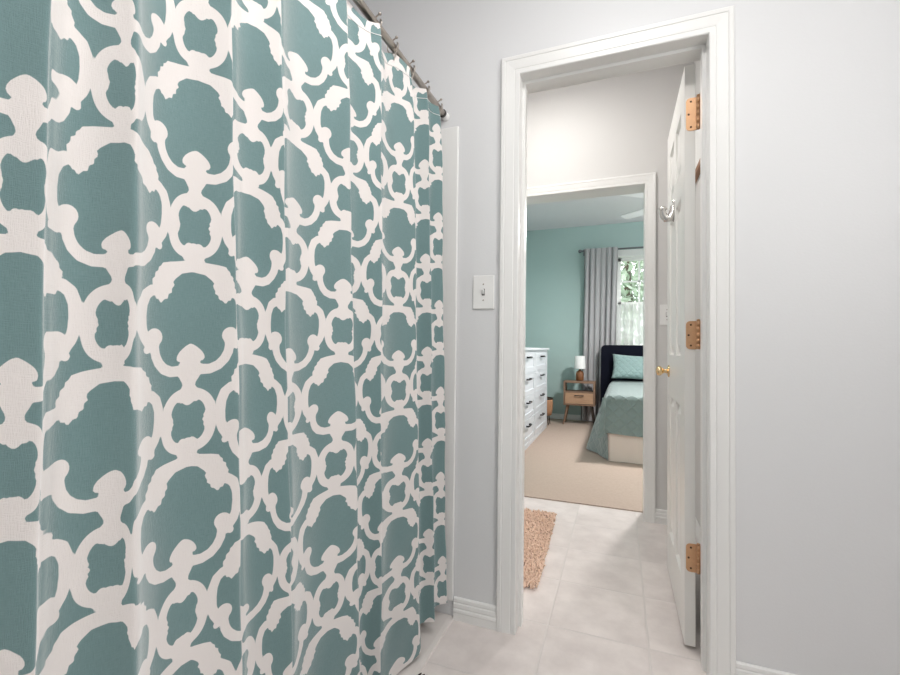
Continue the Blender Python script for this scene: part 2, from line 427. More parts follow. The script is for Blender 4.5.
for (z0, z1) in ((1.798, 1.914), (1.030, 1.128), (.265, .361)):
    h = z1 - z0; b = MB()
    x0, x1 = DX0 + .004, DX1 + .004; rr = .013
    poly = [(x1, z0), (x1, z1)]
    for k in range(7):
        a = PI / 2 + k / 6 * PI / 2; poly.append((x0 + rr + rr * math.cos(a), z1 - rr + rr * math.sin(a)))
    for k in range(7):
        a = PI + k / 6 * PI / 2; poly.append((x0 + rr + rr * math.cos(a), z0 + rr + rr * math.sin(a)))
    b.prism(poly, lambda p: (p[0], DY0 - .0025, p[1]), lambda p: (p[0], DY0 + .0005, p[1]))
    for k in range(5):                                  # barrel knuckles with gaps
        a0 = z0 + h * k / 5 + .0012; a1 = z0 + h * (k + 1) / 5 - .0012
        b.lathe([(0, a0), (.0068, a0), (.0068, a1), (0, a1)], (DX1 + .0085, DY0 - .006, 0), seg=14)
    b.lathe([(.005, z0), (.005, z1)], (DX1 + .0085, DY0 - .006, 0), seg=10)
    b.lathe([(0, z1), (.0055, z1), (.0055, z1 + .005), (0, z1 + .007)], (DX1 + .0085, DY0 - .006, 0), seg=12)
    b.box(DX1 + .010, DR - .0005, DY0 - .0075, DY0 - .0045, z0, z1)       # leaf wrapping on to the jamb
    b.box(DR - .003, DR - .0004, 1.6705, DY0 - .0045, z0, z1)
    hg = b.build('hinge', M['bronze'], door)
    for (xx, zz) in ((x0 + .015, z1 - .013), (x0 + .008, (z0 + z1) / 2), (x0 + .015, z0 + .013)):
        s = MB(); s.lathe([(0, .0046), (.0032, .004), (.0036, .0024)], (xx, DY0, zz), (0, -1, 0), 10)
        s.build('screw', M['screw'], hg)
b = MB(); ky, kz = 2.245, .930
b.lathe([(0, 0), (.028, 0), (.028, .003), (.023, .006), (.012, .009), (.0095, .014), (.0095, .022), (.015, .028), (.021, .035), (.0225, .042), (.0195, .050), (.010, .055), (0, .056)], (DX0, ky, kz), (-1, 0, 0), 24)
b.build('doorknob', M['brass'], door)
b = MB(); b.lathe([(0, 0), (.028, 0), (.028, .003), (.023, .006), (.012, .009), (.0095, .014), (.0095, .022), (.015, .028), (.021, .035), (.0225, .042), (.0195, .050), (.010, .055), (0, .056)], (DX1, ky, kz), (1, 0, 0), 24)
b.build('doorknob', M['brass'], door)
# robe hook screwed to the door
hy, hz = 2.055, 1.612; b = MB()
pl = []
for k in range(24):
    a = 2 * PI * k / 24; pl.append((.016 * math.cos(a), .050 * math.sin(a) * (1 if math.sin(a) > 0 else .92)))
b.prism(pl, lambda p: (DX0, hy + p[0], hz + p[1]), lambda p: (DX0 - .005, hy + p[0] * .85, hz + p[1] * .94))
b.tube([(DX0 - .003, hy, hz + .022), (DX0 - .006, hy, hz - .010), (DX0 - .016, hy, hz - .030), (DX0 - .030, hy, hz - .030), (DX0 - .040, hy, hz - .016), (DX0 - .043, hy, hz + .004)], [.012, .016, .0165, .016, .015, .0145], 14)
b.lathe([(0, -.012), (.012, -.009), (.017, 0), (.012, .009), (0, .012)], (DX0 - .042, hy, hz + .012), seg=18)
rh = b.build('robe_hook', M['chrome'], door)
s = MB(); s.lathe([(0, .002), (.0035, .001), (.0035, 0)], (DX0 - .005, hy, hz + .040), (-1, 0, 0), 10); s.build('screw', M['screw'], rh)

# ------------------------------------------------------------------ light switches
def switch(x0, x1, z0, z1, y, label, dots=True):
    t = thing('light_switch', label, 'light switch', ((x0 + x1) / 2, y, z0))
    b = MB(); b.box(x0, x1, y - .006, y, z0, z1, .0022); b.build('cover_plate', M['plastic'], t)
    xm, zm = (x0 + x1) / 2, (z0 + z1) / 2
    b = MB(); b.box(xm - .0055, xm + .0055, y - .0066, y - .0055, zm - .0125, zm + .0125); b.build('toggle_slot', M['dark'], t)
    b = MB(); b.prism([(0, -.008), (-.006, -.006), (-.013, .008), (-.012, .011), (0, .006)], lambda p: (xm - .004, y - .006 + p[0], zm + p[1]), lambda p: (xm + .004, y - .006 + p[0], zm + p[1]))
    b.build('toggle', M['plastic'], t)
    for s in (-1, 1):
        b = MB(); b.lathe([(0, .0015), (.0028, .001), (.0032, 0)], (xm, y - .006, zm + s * .030), (0, -1, 0), 10); b.build('screw', M['nickel'], t)
switch(-.520, -.438, 1.172, 1.299, W1a, 'white toggle light switch on the grey bathroom wall beside the shower curtain')
switch(.224, .300, 1.175, 1.297, W2a, 'white light switch on the hall wall between bedroom doorway and open door')

# ------------------------------------------------------------------ framed picture glimpsed behind the door
t = thing('framed_picture', 'wood-framed pale picture seen through the gap above the middle door hinge', 'picture', (HX1, 2.55, 2.03))
b = MB(); fy0, fy1, fz0, fz1 = 2.34, 2.86, 1.985, 2.36
for q in ((fy0, fy1, fz0, fz0 + .03), (fy0, fy1, fz1 - .03, fz1), (fy0, fy0 + .03, fz0, fz1), (fy1 - .03, fy1, fz0, fz1)):
    b.box(HX1 - .022, HX1, q[0], q[1], q[2], q[3])
b.build('frame', M['wood_frame'], t)
b = MB(); b.box(HX1 - .010, HX1 - .001, fy0 + .03, fy1 - .03, fz0 + .03, fz1 - .03); b.build('print', M['hem'], t)
# ------------------------------------------------------------------ shower curtain: trellis print as a distance field in one repeat
PU, PV = 137.0, 305.0
def seg_d(X, Y, a, b_, ra, rb):
    ax, ay = a; bx, by = b_; dx, dy = bx - ax, by - ay
    t = np.clip(((X - ax) * dx + (Y - ay) * dy) / (dx * dx + dy * dy + 1e-9), 0, 1)
    return np.hypot(X - ax - t * dx, Y - ay - t * dy) - (ra + (rb - ra) * t)
def chain(X, Y, pts):
    d = np.full_like(X, 1e3)
    for p, q in zip(pts[:-1], pts[1:]): d = np.minimum(d, seg_d(X, Y, p[:2], q[:2], p[2], q[2]))
    return d
def poly_d(X, Y, P):
    d = np.full_like(X, 1e6); ins = np.zeros(X.shape, bool); n = len(P)
    for i in range(n):
        a, b_ = P[i], P[(i + 1) % n]
        d = np.minimum(d, seg_d(X, Y, a, b_, 0, 0))
        if a[1] != b_[1]:
            c = ((a[1] > Y) != (b_[1] > Y)) & (X < (b_[0] - a[0]) * (Y - a[1]) / (b_[1] - a[1]) + a[0])
            ins ^= c
    return np.where(ins, -d, d)
def circ(X, Y, x, y, r): return np.hypot(X - x, Y - y) - r
HEAD = [(-2, -123), (2, -123), (8, -120.5), (14, -116.5), (19.5, -112), (23.5, -106.5), (24.5, -101), (22, -97.5), (17.5, -97), (17, -94), (20, -91), (20, -77), (15.5, -69), (11.5, -63), (10.5, -58), (17, -50), (-2, -44)]
LEAF = [(-2, 50), (24, 53), (40, 55), (53, 58), (56, 63), (60, 65.5), (60.5, 71), (66, 74), (66, 80.5), (70.5, 85), (69.5, 92), (66, 103), (63, 113), (59, 112.5), (55, 118.5), (48.5, 112), (43.5, 111.5), (42, 104), (36.5, 102), (36.5, 95), (31.5, 91), (34.5, 85), (30, 80), (19, 72), (-2, 69)]
def unit(X, Y):
    """the motif hung on one ring: finial, arms, balls, ring, leaf scrolls and half of each neighbouring lobe; x >= 0, y down"""
    d = np.minimum(poly_d(X, Y, HEAD), poly_d(X, Y, LEAF))
    a, b_, n = 37.2, 43, 2.6
    th = np.linspace(-PI / 2, PI / 2, 33)
    pts = [(a * abs(math.cos(t)) ** (2 / n), b_ * math.copysign(abs(math.sin(t)) ** (2 / n), math.sin(t)) - 3.5, 8.2) for t in th]
    d = np.minimum(d, chain(X, Y, pts))
    for c in ((0, -36, 9), (0, -30.5, 3.6), (6, -34, 4), (12, -37, 5), (18, -39, 5), (28.5, -10, 3.5), (27.5, -3, 4), (28.5, 4, 3.5), (31, 8, 4), (31, -15, 4),
              (0, 32.5, 9), (8, 31, 7.5), (15, 34, 6), (21, 37, 6), (0, 45, 10), (10, 45, 8)): d = np.minimum(d, circ(X, Y, *c))
    d = np.minimum(d, chain(X, Y, [(14, -83, 8.5), (33, -83, 7.8), (46.5, -88.5, 7.8), (56, -98, 7.6), (61.5, -109, 7.4), (63.5, -122, 7)]))
    d = np.minimum(d, circ(X, Y, 64, -136, 13)); d = np.minimum(d, circ(X, Y, 60, -125, 4.5)); d = np.minimum(d, circ(X, Y, 76, -118, 5.5))
    d = np.minimum(d, chain(X, Y, [(71, -121, 7), (75, -128, 7), (81, -137, 7.4), (85, -150, 8), (86, -166, 8), (85, -182, 8), (80, -196, 7.6), (71, -203.5, 7.4), (60, -205, 7)]))
    d = np.minimum(d, chain(X, Y, [(86, 139, 8), (85, 123, 8), (79.5, 108.5, 7.8), (70.5, 101, 7.6), (60, 100, 7)]))
    return d
RES = .75
cx = np.arange(0, PU + RES, RES); cy = np.arange(0, PV, RES)
CX, CY = np.meshgrid(cx, cy)
field = np.full(CX.shape, 1e3)
for k in (-1, 0, 1):
    field = np.minimum(field, unit(np.abs(CX), CY - k * PV))
    field = np.minimum(field, unit(np.abs(PU - CX), CY - (k + .5) * PV))
def print_edge(u, v):
    x = np.mod(u, 2 * PU); x = np.where(x > PU, 2 * PU - x, x) / RES
    y = np.mod(v, PV) / RES
    i = np.floor(x).astype(int); fx = x - i; i2 = np.minimum(i + 1, field.shape[1] - 1)
    n = field.shape[0]; j = np.floor(y).astype(int) % n; fy = y - np.floor(y); j2 = (j + 1) % n
    return (field[j, i] * (1 - fx) + field[j, i2] * fx) * (1 - fy) + (field[j2, i] * (1 - fx) + field[j2, i2] * fx) * fy
# plan of the hanging cloth: (y, x, print position in mm, lean)
CURVE = [(-0.3000,-0.6258,-683.5,-0.0069),(-0.2847,-0.6317,-665.9,-0.0069),(-0.2694,-0.6299,-648.3,-0.0069),(-0.2541,-0.6210,-630.7,-0.0069),(-0.2388,-0.6081,-613.1,-0.0069),(-0.2235,-0.6029,-595.5,-0.0069),(-0.2082,-0.6159,-577.9,-0.0069),(-0.1928,-0.6270,-560.3,-0.0069),(-0.1775,-0.6319,-542.7,-0.0069),(-0.1622,-0.6290,-525.0,-0.0069),(-0.1469,-0.6193,-507.4,-0.0069),(-0.1316,-0.6062,-489.8,-0.0069),(-0.1163,-0.6046,-472.2,-0.0069),(-0.1010,-0.6177,-454.6,-0.0069),(-0.0857,-0.6281,-437.0,-0.0069),(-0.0704,-0.6320,-419.4,-0.0069),(-0.0551,-0.6280,-401.8,-0.0069),(-0.0398,-0.6176,-384.2,-0.0069),(-0.0245,-0.6044,-366.6,-0.0069),(-0.0092,-0.6064,-349.0,-0.0069),(0.0062,-0.6195,-331.4,-0.0069),(0.0215,-0.6291,-313.8,-0.0069),(0.0368,-0.6319,-296.2,-0.0069),(0.0521,-0.6269,-278.6,-0.0069),(0.0674,-0.6157,-261.0,-0.0069),(0.0827,-0.6027,-243.4,-0.0069),(0.0980,-0.6083,-225.8,-0.0069),(0.1133,-0.6212,-208.2,-0.0069),(0.1286,-0.6300,-190.6,-0.0069),(0.1439,-0.6317,-173.0,-0.0069),(0.1592,-0.6256,-155.4,-0.0069),(0.1745,-0.6139,-137.8,-0.0069),(0.1898,-0.6012,-120.2,-0.0069),(0.2052,-0.6101,-102.6,-0.0069),(0.2205,-0.6227,-85.0,-0.0069),(0.2358,-0.6307,-67.3,-0.0069),(0.2511,-0.6313,-49.7,-0.0069),(0.2664,-0.6242,-22.1,-0.0069),(0.2817,-0.6120,6.9,-0.0069),(0.2970,-0.6000,30.0,-0.0069),(0.2985,-0.6079,37.5,-0.0069),(0.3000,-0.6146,45.0,-0.0069),(0.3015,-0.6191,52.5,-0.0069),(0.3079,-0.6180,60.6,-0.0069),(0.3143,-0.6262,61.3,-0.0081),(0.3206,-0.6317,63.4,-0.0094),(0.3270,-0.6357,68.2,-0.0107),(0.3334,-0.6381,73.7,-0.0119),(0.3397,-0.6391,79.9,-0.0132),(0.3461,-0.6387,86.8,-0.0145),(0.3525,-0.6369,94.3,-0.0157),(0.3588,-0.6338,102.5,-0.0170),(0.3652,-0.6297,111.1,-0.0182),(0.3715,-0.6247,120.0,-0.0195),(0.3779,-0.6189,129.3,-0.0208),(0.3843,-0.6127,140.8,-0.0220),(0.3906,-0.6063,162.0,-0.0233),(0.3970,-0.6000,180.0,-0.0246),(0.3978,-0.6026,180.5,-0.0246),(0.3986,-0.6049,181.0,-0.0246),(0.3995,-0.6064,181.5,-0.0246),(0.4030,-0.6060,182.7,-0.0246),(0.4146,-0.6192,186.5,-0.0263),(0.4263,-0.6287,193.2,-0.0280),(0.4379,-0.6359,201.5,-0.0297),(0.4496,-0.6410,211.3,-0.0315),(0.4612,-0.6440,222.4,-0.0332),(0.4728,-0.6449,234.9,-0.0349),(0.4845,-0.6438,248.6,-0.0367),(0.4961,-0.6410,263.4,-0.0384),(0.5078,-0.6365,278.5,-0.0401),(0.5194,-0.6308,293.3,-0.0418),(0.5311,-0.6239,308.4,-0.0436),(0.5427,-0.6163,323.7,-0.0453),(0.5544,-0.6082,338.6,-0.0470),(0.5660,-0.6000,353.0,-0.0488),(0.5689,-0.6088,364.5,-0.0488),(0.5717,-0.6163,376.0,-0.0488),(0.5746,-0.6212,387.5,-0.0488),(0.5869,-0.6200,400.0,-0.0488),(0.5939,-0.6260,401.3,-0.0491),(0.6009,-0.6299,404.4,-0.0494),(0.6079,-0.6326,408.7,-0.0497),(0.6149,-0.6341,413.9,-0.0500),(0.6219,-0.6344,420.2,-0.0503),(0.6289,-0.6336,427.5,-0.0506),(0.6359,-0.6318,435.6,-0.0510),(0.6429,-0.6289,444.5,-0.0513),(0.6500,-0.6252,454.0,-0.0516),(0.6570,-0.6208,466.9,-0.0519),(0.6640,-0.6159,479.2,-0.0522),(0.6710,-0.6106,489.1,-0.0525),(0.6780,-0.6052,499.1,-0.0528),(0.6850,-0.6000,509.0,-0.0532),(0.6884,-0.6088,518.2,-0.0532),(0.6918,-0.6163,527.5,-0.0532),(0.6952,-0.6212,536.8,-0.0532),(0.7098,-0.6200,546.3,-0.0532),(0.7246,-0.6286,552.6,-0.0540),(0.7393,-0.6345,562.9,-0.0549),(0.7540,-0.6386,573.8,-0.0557),(0.7687,-0.6412,583.3,-0.0566),(0.7835,-0.6422,594.0,-0.0575),(0.7982,-0.6416,605.8,-0.0583),(0.8129,-0.6396,618.6,-0.0592),(0.8276,-0.6363,631.2,-0.0600),(0.8424,-0.6319,645.1,-0.0609),(0.8571,-0.6265,660.4,-0.0618),(0.8718,-0.6203,676.1,-0.0626),(0.8865,-0.6136,691.0,-0.0635),(0.9013,-0.6067,704.8,-0.0643),(0.9160,-0.6000,720.0,-0.0652),(0.9257,-0.6198,754.2,-0.0652),(0.9354,-0.6366,788.5,-0.0652),(0.9452,-0.6478,822.8,-0.0652),(0.9867,-0.6450,857.0,-0.0652),(0.9912,-0.6461,858.4,-0.0625),(0.9957,-0.6459,861.3,-0.0599),(1.0003,-0.6449,865.0,-0.0572),(1.0048,-0.6432,869.3,-0.0545),(1.0093,-0.6408,874.2,-0.0519),(1.0138,-0.6377,879.8,-0.0492),(1.0184,-0.6340,885.8,-0.0465),(1.0229,-0.6298,892.4,-0.0439),(1.0274,-0.6251,900.1,-0.0412),(1.0319,-0.6201,909.0,-0.0385),(1.0364,-0.6149,917.3,-0.0359),(1.0410,-0.6096,925.3,-0.0332),(1.0455,-0.6045,933.1,-0.0305),(1.0500,-0.6000,940.0,-0.0279),(1.0599,-0.6176,966.2,-0.0279),(1.0698,-0.6325,992.5,-0.0279),(1.0797,-0.6425,1018.8,-0.0279),(1.1220,-0.6400,1045.0,-0.0279),(1.1327,-0.6429,1047.3,-0.0302),(1.1434,-0.6440,1051.8,-0.0324),(1.1541,-0.6442,1057.6,-0.0347),(1.1649,-0.6435,1064.2,-0.0370),(1.1756,-0.6418,1071.7,-0.0393),(1.1863,-0.6393,1079.9,-0.0415),(1.1970,-0.6359,1088.8,-0.0438),(1.2077,-0.6319,1098.8,-0.0461),(1.2184,-0.6271,1110.9,-0.0484),(1.2291,-0.6219,1123.5,-0.0506),(1.2399,-0.6164,1136.3,-0.0529),(1.2506,-0.6107,1149.8,-0.0552),(1.2613,-0.6051,1163.8,-0.0575),(1.2720,-0.6000,1177.0,-0.0598),(1.2854,-0.6198,1217.2,-0.0598),(1.2988,-0.6366,1257.5,-0.0598),(1.3122,-0.6478,1297.8,-0.0598),(1.3694,-0.6450,1338.0,-0.0598),(1.3708,-0.6435,1338.0,-0.0598),(1.3722,-0.6414,1340.2,-0.0598),(1.3736,-0.6389,1343.5,-0.0599),(1.3750,-0.6361,1347.1,-0.0599),(1.3764,-0.6331,1351.0,-0.0600),(1.3778,-0.6297,1355.2,-0.0600),(1.3792,-0.6262,1359.7,-0.0601),(1.3806,-0.6224,1364.4,-0.0601),(1.3820,-0.6185,1369.2,-0.0601),(1.3834,-0.6145,1373.9,-0.0602),(1.3848,-0.6105,1378.6,-0.0602),(1.3862,-0.6066,1383.2,-0.0603),(1.3876,-0.6030,1387.5,-0.0603),(1.3890,-0.6000,1391.0,-0.0604),(1.4004,-0.6154,1412.0,-0.0604),(1.4118,-0.6285,1433.0,-0.0604),(1.4232,-0.6372,1454.0,-0.0604),(1.4720,-0.6350,1475.0,-0.0604),(1.4745,-0.6344,1475.8,-0.0604),(1.4769,-0.6332,1478.4,-0.0605),(1.4793,-0.6316,1481.4,-0.0606),(1.4817,-0.6297,1484.8,-0.0607),(1.4842,-0.6274,1488.6,-0.0608),(1.4866,-0.6249,1492.7,-0.0609),(1.4890,-0.6221,1497.0,-0.0610),(1.4914,-0.6191,1501.7,-0.0611),(1.4939,-0.6158,1506.6,-0.0612),(1.4963,-0.6125,1512.4,-0.0613),(1.4987,-0.6091,1518.3,-0.0613),(1.5011,-0.6058,1524.1,-0.0614),(1.5036,-0.6027,1529.7,-0.0615),(1.5060,-0.6000,1535.0,-0.0616),(1.5100,-0.6120,1549.0,-0.0616),(1.5040,-0.6300,1570.0,-0.0616)]
CAMH = 1.0266
def build_curtain():
    C = np.array(CURVE)
    # smooth the plan curve: resample by arc length, then blur a little so folds stay round
    seg = np.hypot(np.diff(C[:, 0]), np.diff(C[:, 1])); s = np.concatenate([[0], np.cumsum(seg)])
    ss = np.arange(0, s[-1], .0012)
    R = np.stack([np.interp(ss, s, C[:, k]) for k in range(4)], 1)
    ker = np.exp(-.5 * (np.arange(-18, 19) / 5.6) ** 2); ker /= ker.sum()
    for k in (0, 1, 3):
        pad = np.concatenate([np.full(18, R[0, k]), R[:, k], np.full(18, R[-1, k])])
        R[:, k] = np.convolve(pad, ker, 'valid')
    R = R[::2]
    nc = len(R); ztop, zbot = 1.913, .030
    zs = np.linspace(ztop, zbot, 470); nr = len(zs)
    Y = R[None, :, 0] + R[None, :, 3] * (zs[:, None] - CAMH)
    X = np.repeat(R[None, :, 1], nr, 0)
    # pleats deepen slightly to the hem, and the top edge is pulled back to the rod
    f = (ztop - zs)[:, None] / 1.84
    X = X - .010 * np.exp(-(ztop - zs[:, None]) / .05) 
    X = X + .0018 * np.sin(9 * zs[:, None] + 21 * Y) + .0012 * np.sin(23 * zs[:, None] - 47 * Y)
    Z = np.repeat(zs[:, None], nc, 1)
    Z = Z + (.010 * np.cos((Y - 1.057) / .1135 * 2 * PI) - .006) * np.exp(-(ztop - Z) / .06)      # scallops between the hooks
    Z = Z + (.006 * np.sin(23 * Y + .6) + .040 * np.clip((Y - 1.30) / .22, 0, 1) - .014 * np.clip((1.30 - Y) / .1, 0, 1)) * np.clip((.30 - Z) / .25, 0, 1)
    shear = np.interp(R[:, 2], [-100, 0, 137, 274, 411, 685, 850, 1096, 1400], [20, 20, 28, 47, 55, 76, 40, 10, 0])
    u = R[None, :, 2] - shear[None, :] * (zs[:, None] - CAMH)
    dv = np.interp(R[:, 2], [-300, 0, 137, 274, 411, 1096, 1370, 1510], [15, 15, 13, 30, 26, 22, 34, 36]) + 5 * (1 - np.cos(PI * R[:, 2] / PU))
    vs_ = np.interp(R[:, 2], [0, 137, 274, 685, 1096], [1.03, 1.03, 1.01, 1.03, 1.04])
    v = 34 + ((CAMH + .12 - Z) * 1000) / vs_[None, :] + dv[None, :]
    P = print_edge(u, v)
    verts = np.stack([X, Y, Z], -1).reshape(-1, 3)
    idx = np.arange(nr * nc).reshape(nr, nc)
    faces = np.stack([idx[:-1, :-1], idx[:-1, 1:], idx[1:, 1:], idx[1:, :-1]], -1).reshape(-1, 4)
    o0 = np.array([-.61, .6, zbot])
    me = bpy.data.meshes.new('shower_curtain')
    me.vertices.add(len(verts)); me.vertices.foreach_set('co', (verts - o0).ravel())
    me.loops.add(faces.size); me.loops.foreach_set('vertex_index', faces.ravel())
    me.polygons.add(len(faces)); me.polygons.foreach_set('loop_start', np.arange(len(faces)) * 4)
    me.update(calc_edges=True)
    me.polygons.foreach_set('use_smooth', np.ones(len(faces), bool))
    at = me.attributes.new('print_edge', 'FLOAT', 'POINT'); at.data.foreach_set('value', P.ravel().astype(np.float32))
    uv = me.uv_layers.new(name='UVMap')
    U = np.stack([u.ravel() / 1000, v.ravel() / 1000], 1)[faces.ravel()]
    uv.data.foreach_set('uv', U.ravel().astype(np.float32))
    me.materials.append(M['curtain'])
    root = thing('shower_curtain', 'teal linen shower curtain printed with a white trellis pattern', 'shower curtain', (-.61, .6, zbot))
    o = bpy.data.objects.new('printed_panel', me); COL.objects.link(o); o.parent = root
    # stitched hem line along the top
    step = 3; row = int(.042 / (ztop - zbot) * (nr - 1))
    b = MB(); pts = [(X[row, k] + .0012, Y[row, k], Z[row, k]) for k in range(0, nc, step)]
    b.tube(pts, .0009, 4, smooth=False); b.build('hem_stitching', M['hem'], root, fix=False)
build_curtain()
# plain white liner behind it
b = MB(); P = []
yy = np.linspace(-.25, 1.54, 240)
for z in np.linspace(1.912, .42, 30):
    P.append([(-.690 - .006 * math.sin(y * 57) - .045 * (1 - math.exp(-(1.912 - z) / .10)), y, z - (.006 + .006 * math.cos((y - 1.057) / .1135 * 2 * PI)) * math.exp(-(1.912 - z) / .05)) for y in yy])
b.grid(P); tag(b.build('shower_liner', M['hem'], fix=False), 'plain white shower liner hanging behind the teal patterned curtain', 'shower liner')
# rod with end flange
rt = thing('shower_rod', 'brushed nickel shower rod above the teal curtain', 'shower rod', (-.643, W1a, 1.933))
b = MB(); b.tube([(-.643, -1.54, 1.933), (-.643, .55, 1.933), (-.643, W1a - .003, 1.933)], .0112, 20); b.build('tube', M['nickel'], rt)
b = MB(); b.lathe([(0, 0), (.0165, 0), (.0165, .004), (.0145, .009), (.0135, .024), (.0112, .026)], (-.643, W1a, 1.933), (0, -1, 0), 24); b.build('end_cap', M['plastic'], rt)
b = MB(); b.lathe([(.0110, .027), (.0150, .027), (.0150, .035), (.0110, .037)], (-.643, W1a, 1.933), (0, -1, 0), 24); b.build('end_collar', M['dark'], rt)
order = ['nearest the wall', 'second from the wall', 'third from the wall', 'fourth from the wall', 'fifth from the wall']
def hook_parts(y, root):
    b = MB(); n = 20; pts = []
    for k in range(n + 1):
        a = PI * .5 - PI * 1.72 * k / n
        pts.append((-.643 - .019 * math.cos(a) * 1.0, y, 1.9325 + .0185 * math.sin(a)))
    pts += [(-.632, y, 1.912), (-.640, y + .002, 1.893)]
    b.tube(pts, .0017, 8); b.build('wire', M['nickel'], root)
    b = MB(); b.tube([(-.648, y, 1.951), (-.634, y, 1.958)], .0022, 8); b.lathe([(0, -.004), (.004, -.0025), (.0052, 0), (.004, .0025), (0, .004)], (-.631, y, 1.9595), seg=12)
    b.build('bead', M['nickel'], root)
for k, y in enumerate((1.511, 1.392, 1.273, 1.157, 1.057)):
    t = thing('curtain_hook', 'small nickel curtain hook on the shower rod, ' + order[k], 'curtain hook', (-.643, y, 1.893), 'shower curtain hooks on the rod')
    hook_parts(y, t)
# bathtub: stepped apron, rim and basin
b = MB()
TP = [(-.582, 0), (-.584, .006), (-.600, .009), (-.690, .010), (-.700, .020), (-.705, .05), (-.708, .36), (-.702, .385), (-.712, .395), (-.775, .395), (-.79, .385), (-.83, .09), (-.88, .06), (-1.20, .06), (-1.26, .09), (-1.33, .385), (-1.345, .395), (-1.455, .395), (-1.455, 0)]
b.prism(TP, lambda p: (p[0], -.10, p[1]), lambda p: (p[0], W1a - .002, p[1]))
b.box(-1.35, -.76, W1a - .13, W1a - .002, .05, .3945); b.box(-1.35, -.76, -.10, .03, .05, .3945)
tag(b.build('bathtub', M['tub']), 'white bathtub with a low apron step below the shower curtain', 'bathtub')
# bath mat whose fringed corner just enters the picture
bt = thing('bath_mat', 'grey bath mat with black fringe beside the bathtub', 'bath mat', (-.3, 1.0, 0))
b = MB(); b.box(-.575, .05, .60, 1.245, 0, .010, .004); b.build('mat_body', M['greymat'], bt)
b = MB()
for k in range(66):
    x = -.575 + k * .0096; 
    b.tube([(x, 1.243, .006), (x + random.uniform(-.002, .002), 1.262, .011), (x + random.uniform(-.003, .003), 1.279 + random.uniform(-.002, .003), .004)], [.0032, .0034, .002], 6)
b.build('fringe', M['blackyarn'], bt)
# salmon shag rug in the hall
rg = thing('shag_rug', 'salmon pink shaggy chenille rug on the white hall tiles', 'rug', (-.66, 2.33, 0))
def inrug(x, y, m=0):
    xr = -.318 - (y - 1.9) * .042
    if not (-1.0 + m < x < xr - m and 1.885 + m < y < 2.775 - m): return False
    r = .055
    if x > xr - r and y > 2.775 - r and (x - xr + r) ** 2 + (y - 2.775 + r) ** 2 > r * r: return False
    if x > xr - r and y < 1.885 + r and (x - xr + r) ** 2 + (y - 1.885 - r) ** 2 > r * r: return False
    return True
b = MB(); b.prism([(-1.0, 1.895), (-.385, 1.895), (-.332, 1.95), (-.36, 2.70), (-.41, 2.766), (-1.0, 2.768)], lambda p: (p[0], p[1], 0), lambda p: (p[0], p[1], .008)); b.build('backing', M['gapshadow'], rg)
b = MB(); y = 1.885
while y < 2.775:
    x = -.99
    while x < -.29:
        px, py = x + random.uniform(-.004, .004), y + random.uniform(-.004, .004)
        if inrug(px, py, .003):
            a = random.uniform(0, 2 * PI); l = random.uniform(.004, .013); h = random.uniform(.013, .022)
            b.tube([(px, py, .006), (px + l * .3 * math.cos(a), py + l * .3 * math.sin(a), .006 + h * .7), (px + l * math.cos(a), py + l * math.sin(a), .006 + h)], [.0036, .005, .0038], 6)
        x += .0112
    y += .0112
pile = b.build('pile', M['pink'], rg, fix=False); pile['kind'] = 'stuff'
# ------------------------------------------------------------------ bedroom
# dresser
FX = -.875
t = thing('dresser', 'tall white dresser with black drawer pulls along the bedroom left wall', 'dresser', (-1.09, 4.93, .007))
b = MB(); y0, y1 = 4.085, 5.785
b.box(RX0 + .045, FX - .020, y0, y1, .06, 1.005); b.box(FX - .021, FX, y0, y0 + .032, .05, 1.005); b.box(FX - .021, FX, y1 - .032, y1, .05, 1.005); b.box(FX - .021, FX, 4.918, 4.952, .06, 1.005)
for z in (.045, .290, .524, .762, .985): b.box(FX - .021, FX - .0005, y0, y1, z - .006, z + .008 if z < .9 else 1.005)
b.build('carcass', M['dresser'], t)
b = MB(); b.box(FX - .022, FX - .003, y0, y1, .007, .050); b.box(RX0 + .05, FX - .03, y0 + .02, y1 - .001, .007, .06); b.build('plinth', M['dresser'], t)
b = MB(); b.box(RX0 + .04, FX + .022, y0 - .02, y1 + .022, 1.005, 1.034, .004); b.build('top', M['dresser'], t)
for (a, c) in ((4.955, 5.750), (4.120, 4.915)):
    for (z0, z1) in ((.772, .978), (.534, .754), (.300, .516), (.058, .282)):
        b = MB(); fr = .055 if z1 - z0 > .19 else .045; x = FX - .003
        b.box(FX - .30, x - .010, a, c, z0, z1)
        for q in ((a, c, z0, z0 + fr), (a, c, z1 - fr, z1), (a, a + fr, z0 + fr, z1 - fr), (c - fr, c, z0 + fr, z1 - fr)): b.box(x - .011, x, q[0], q[1], q[2], q[3], .0015)
        d = b.build('drawer', M['dresser'], t)
        ym, zm = (a + c) / 2, z1 - fr / 2 - .018
        h = MB(); h.tube([(x, ym - .075, zm), (x + .024, ym - .075, zm), (x + .028, ym - .06, zm), (x + .028, ym + .06, zm), (x + .024, ym + .075, zm), (x, ym + .075, zm)], .0085, 8)
        h.build('handle', M['black'], d)
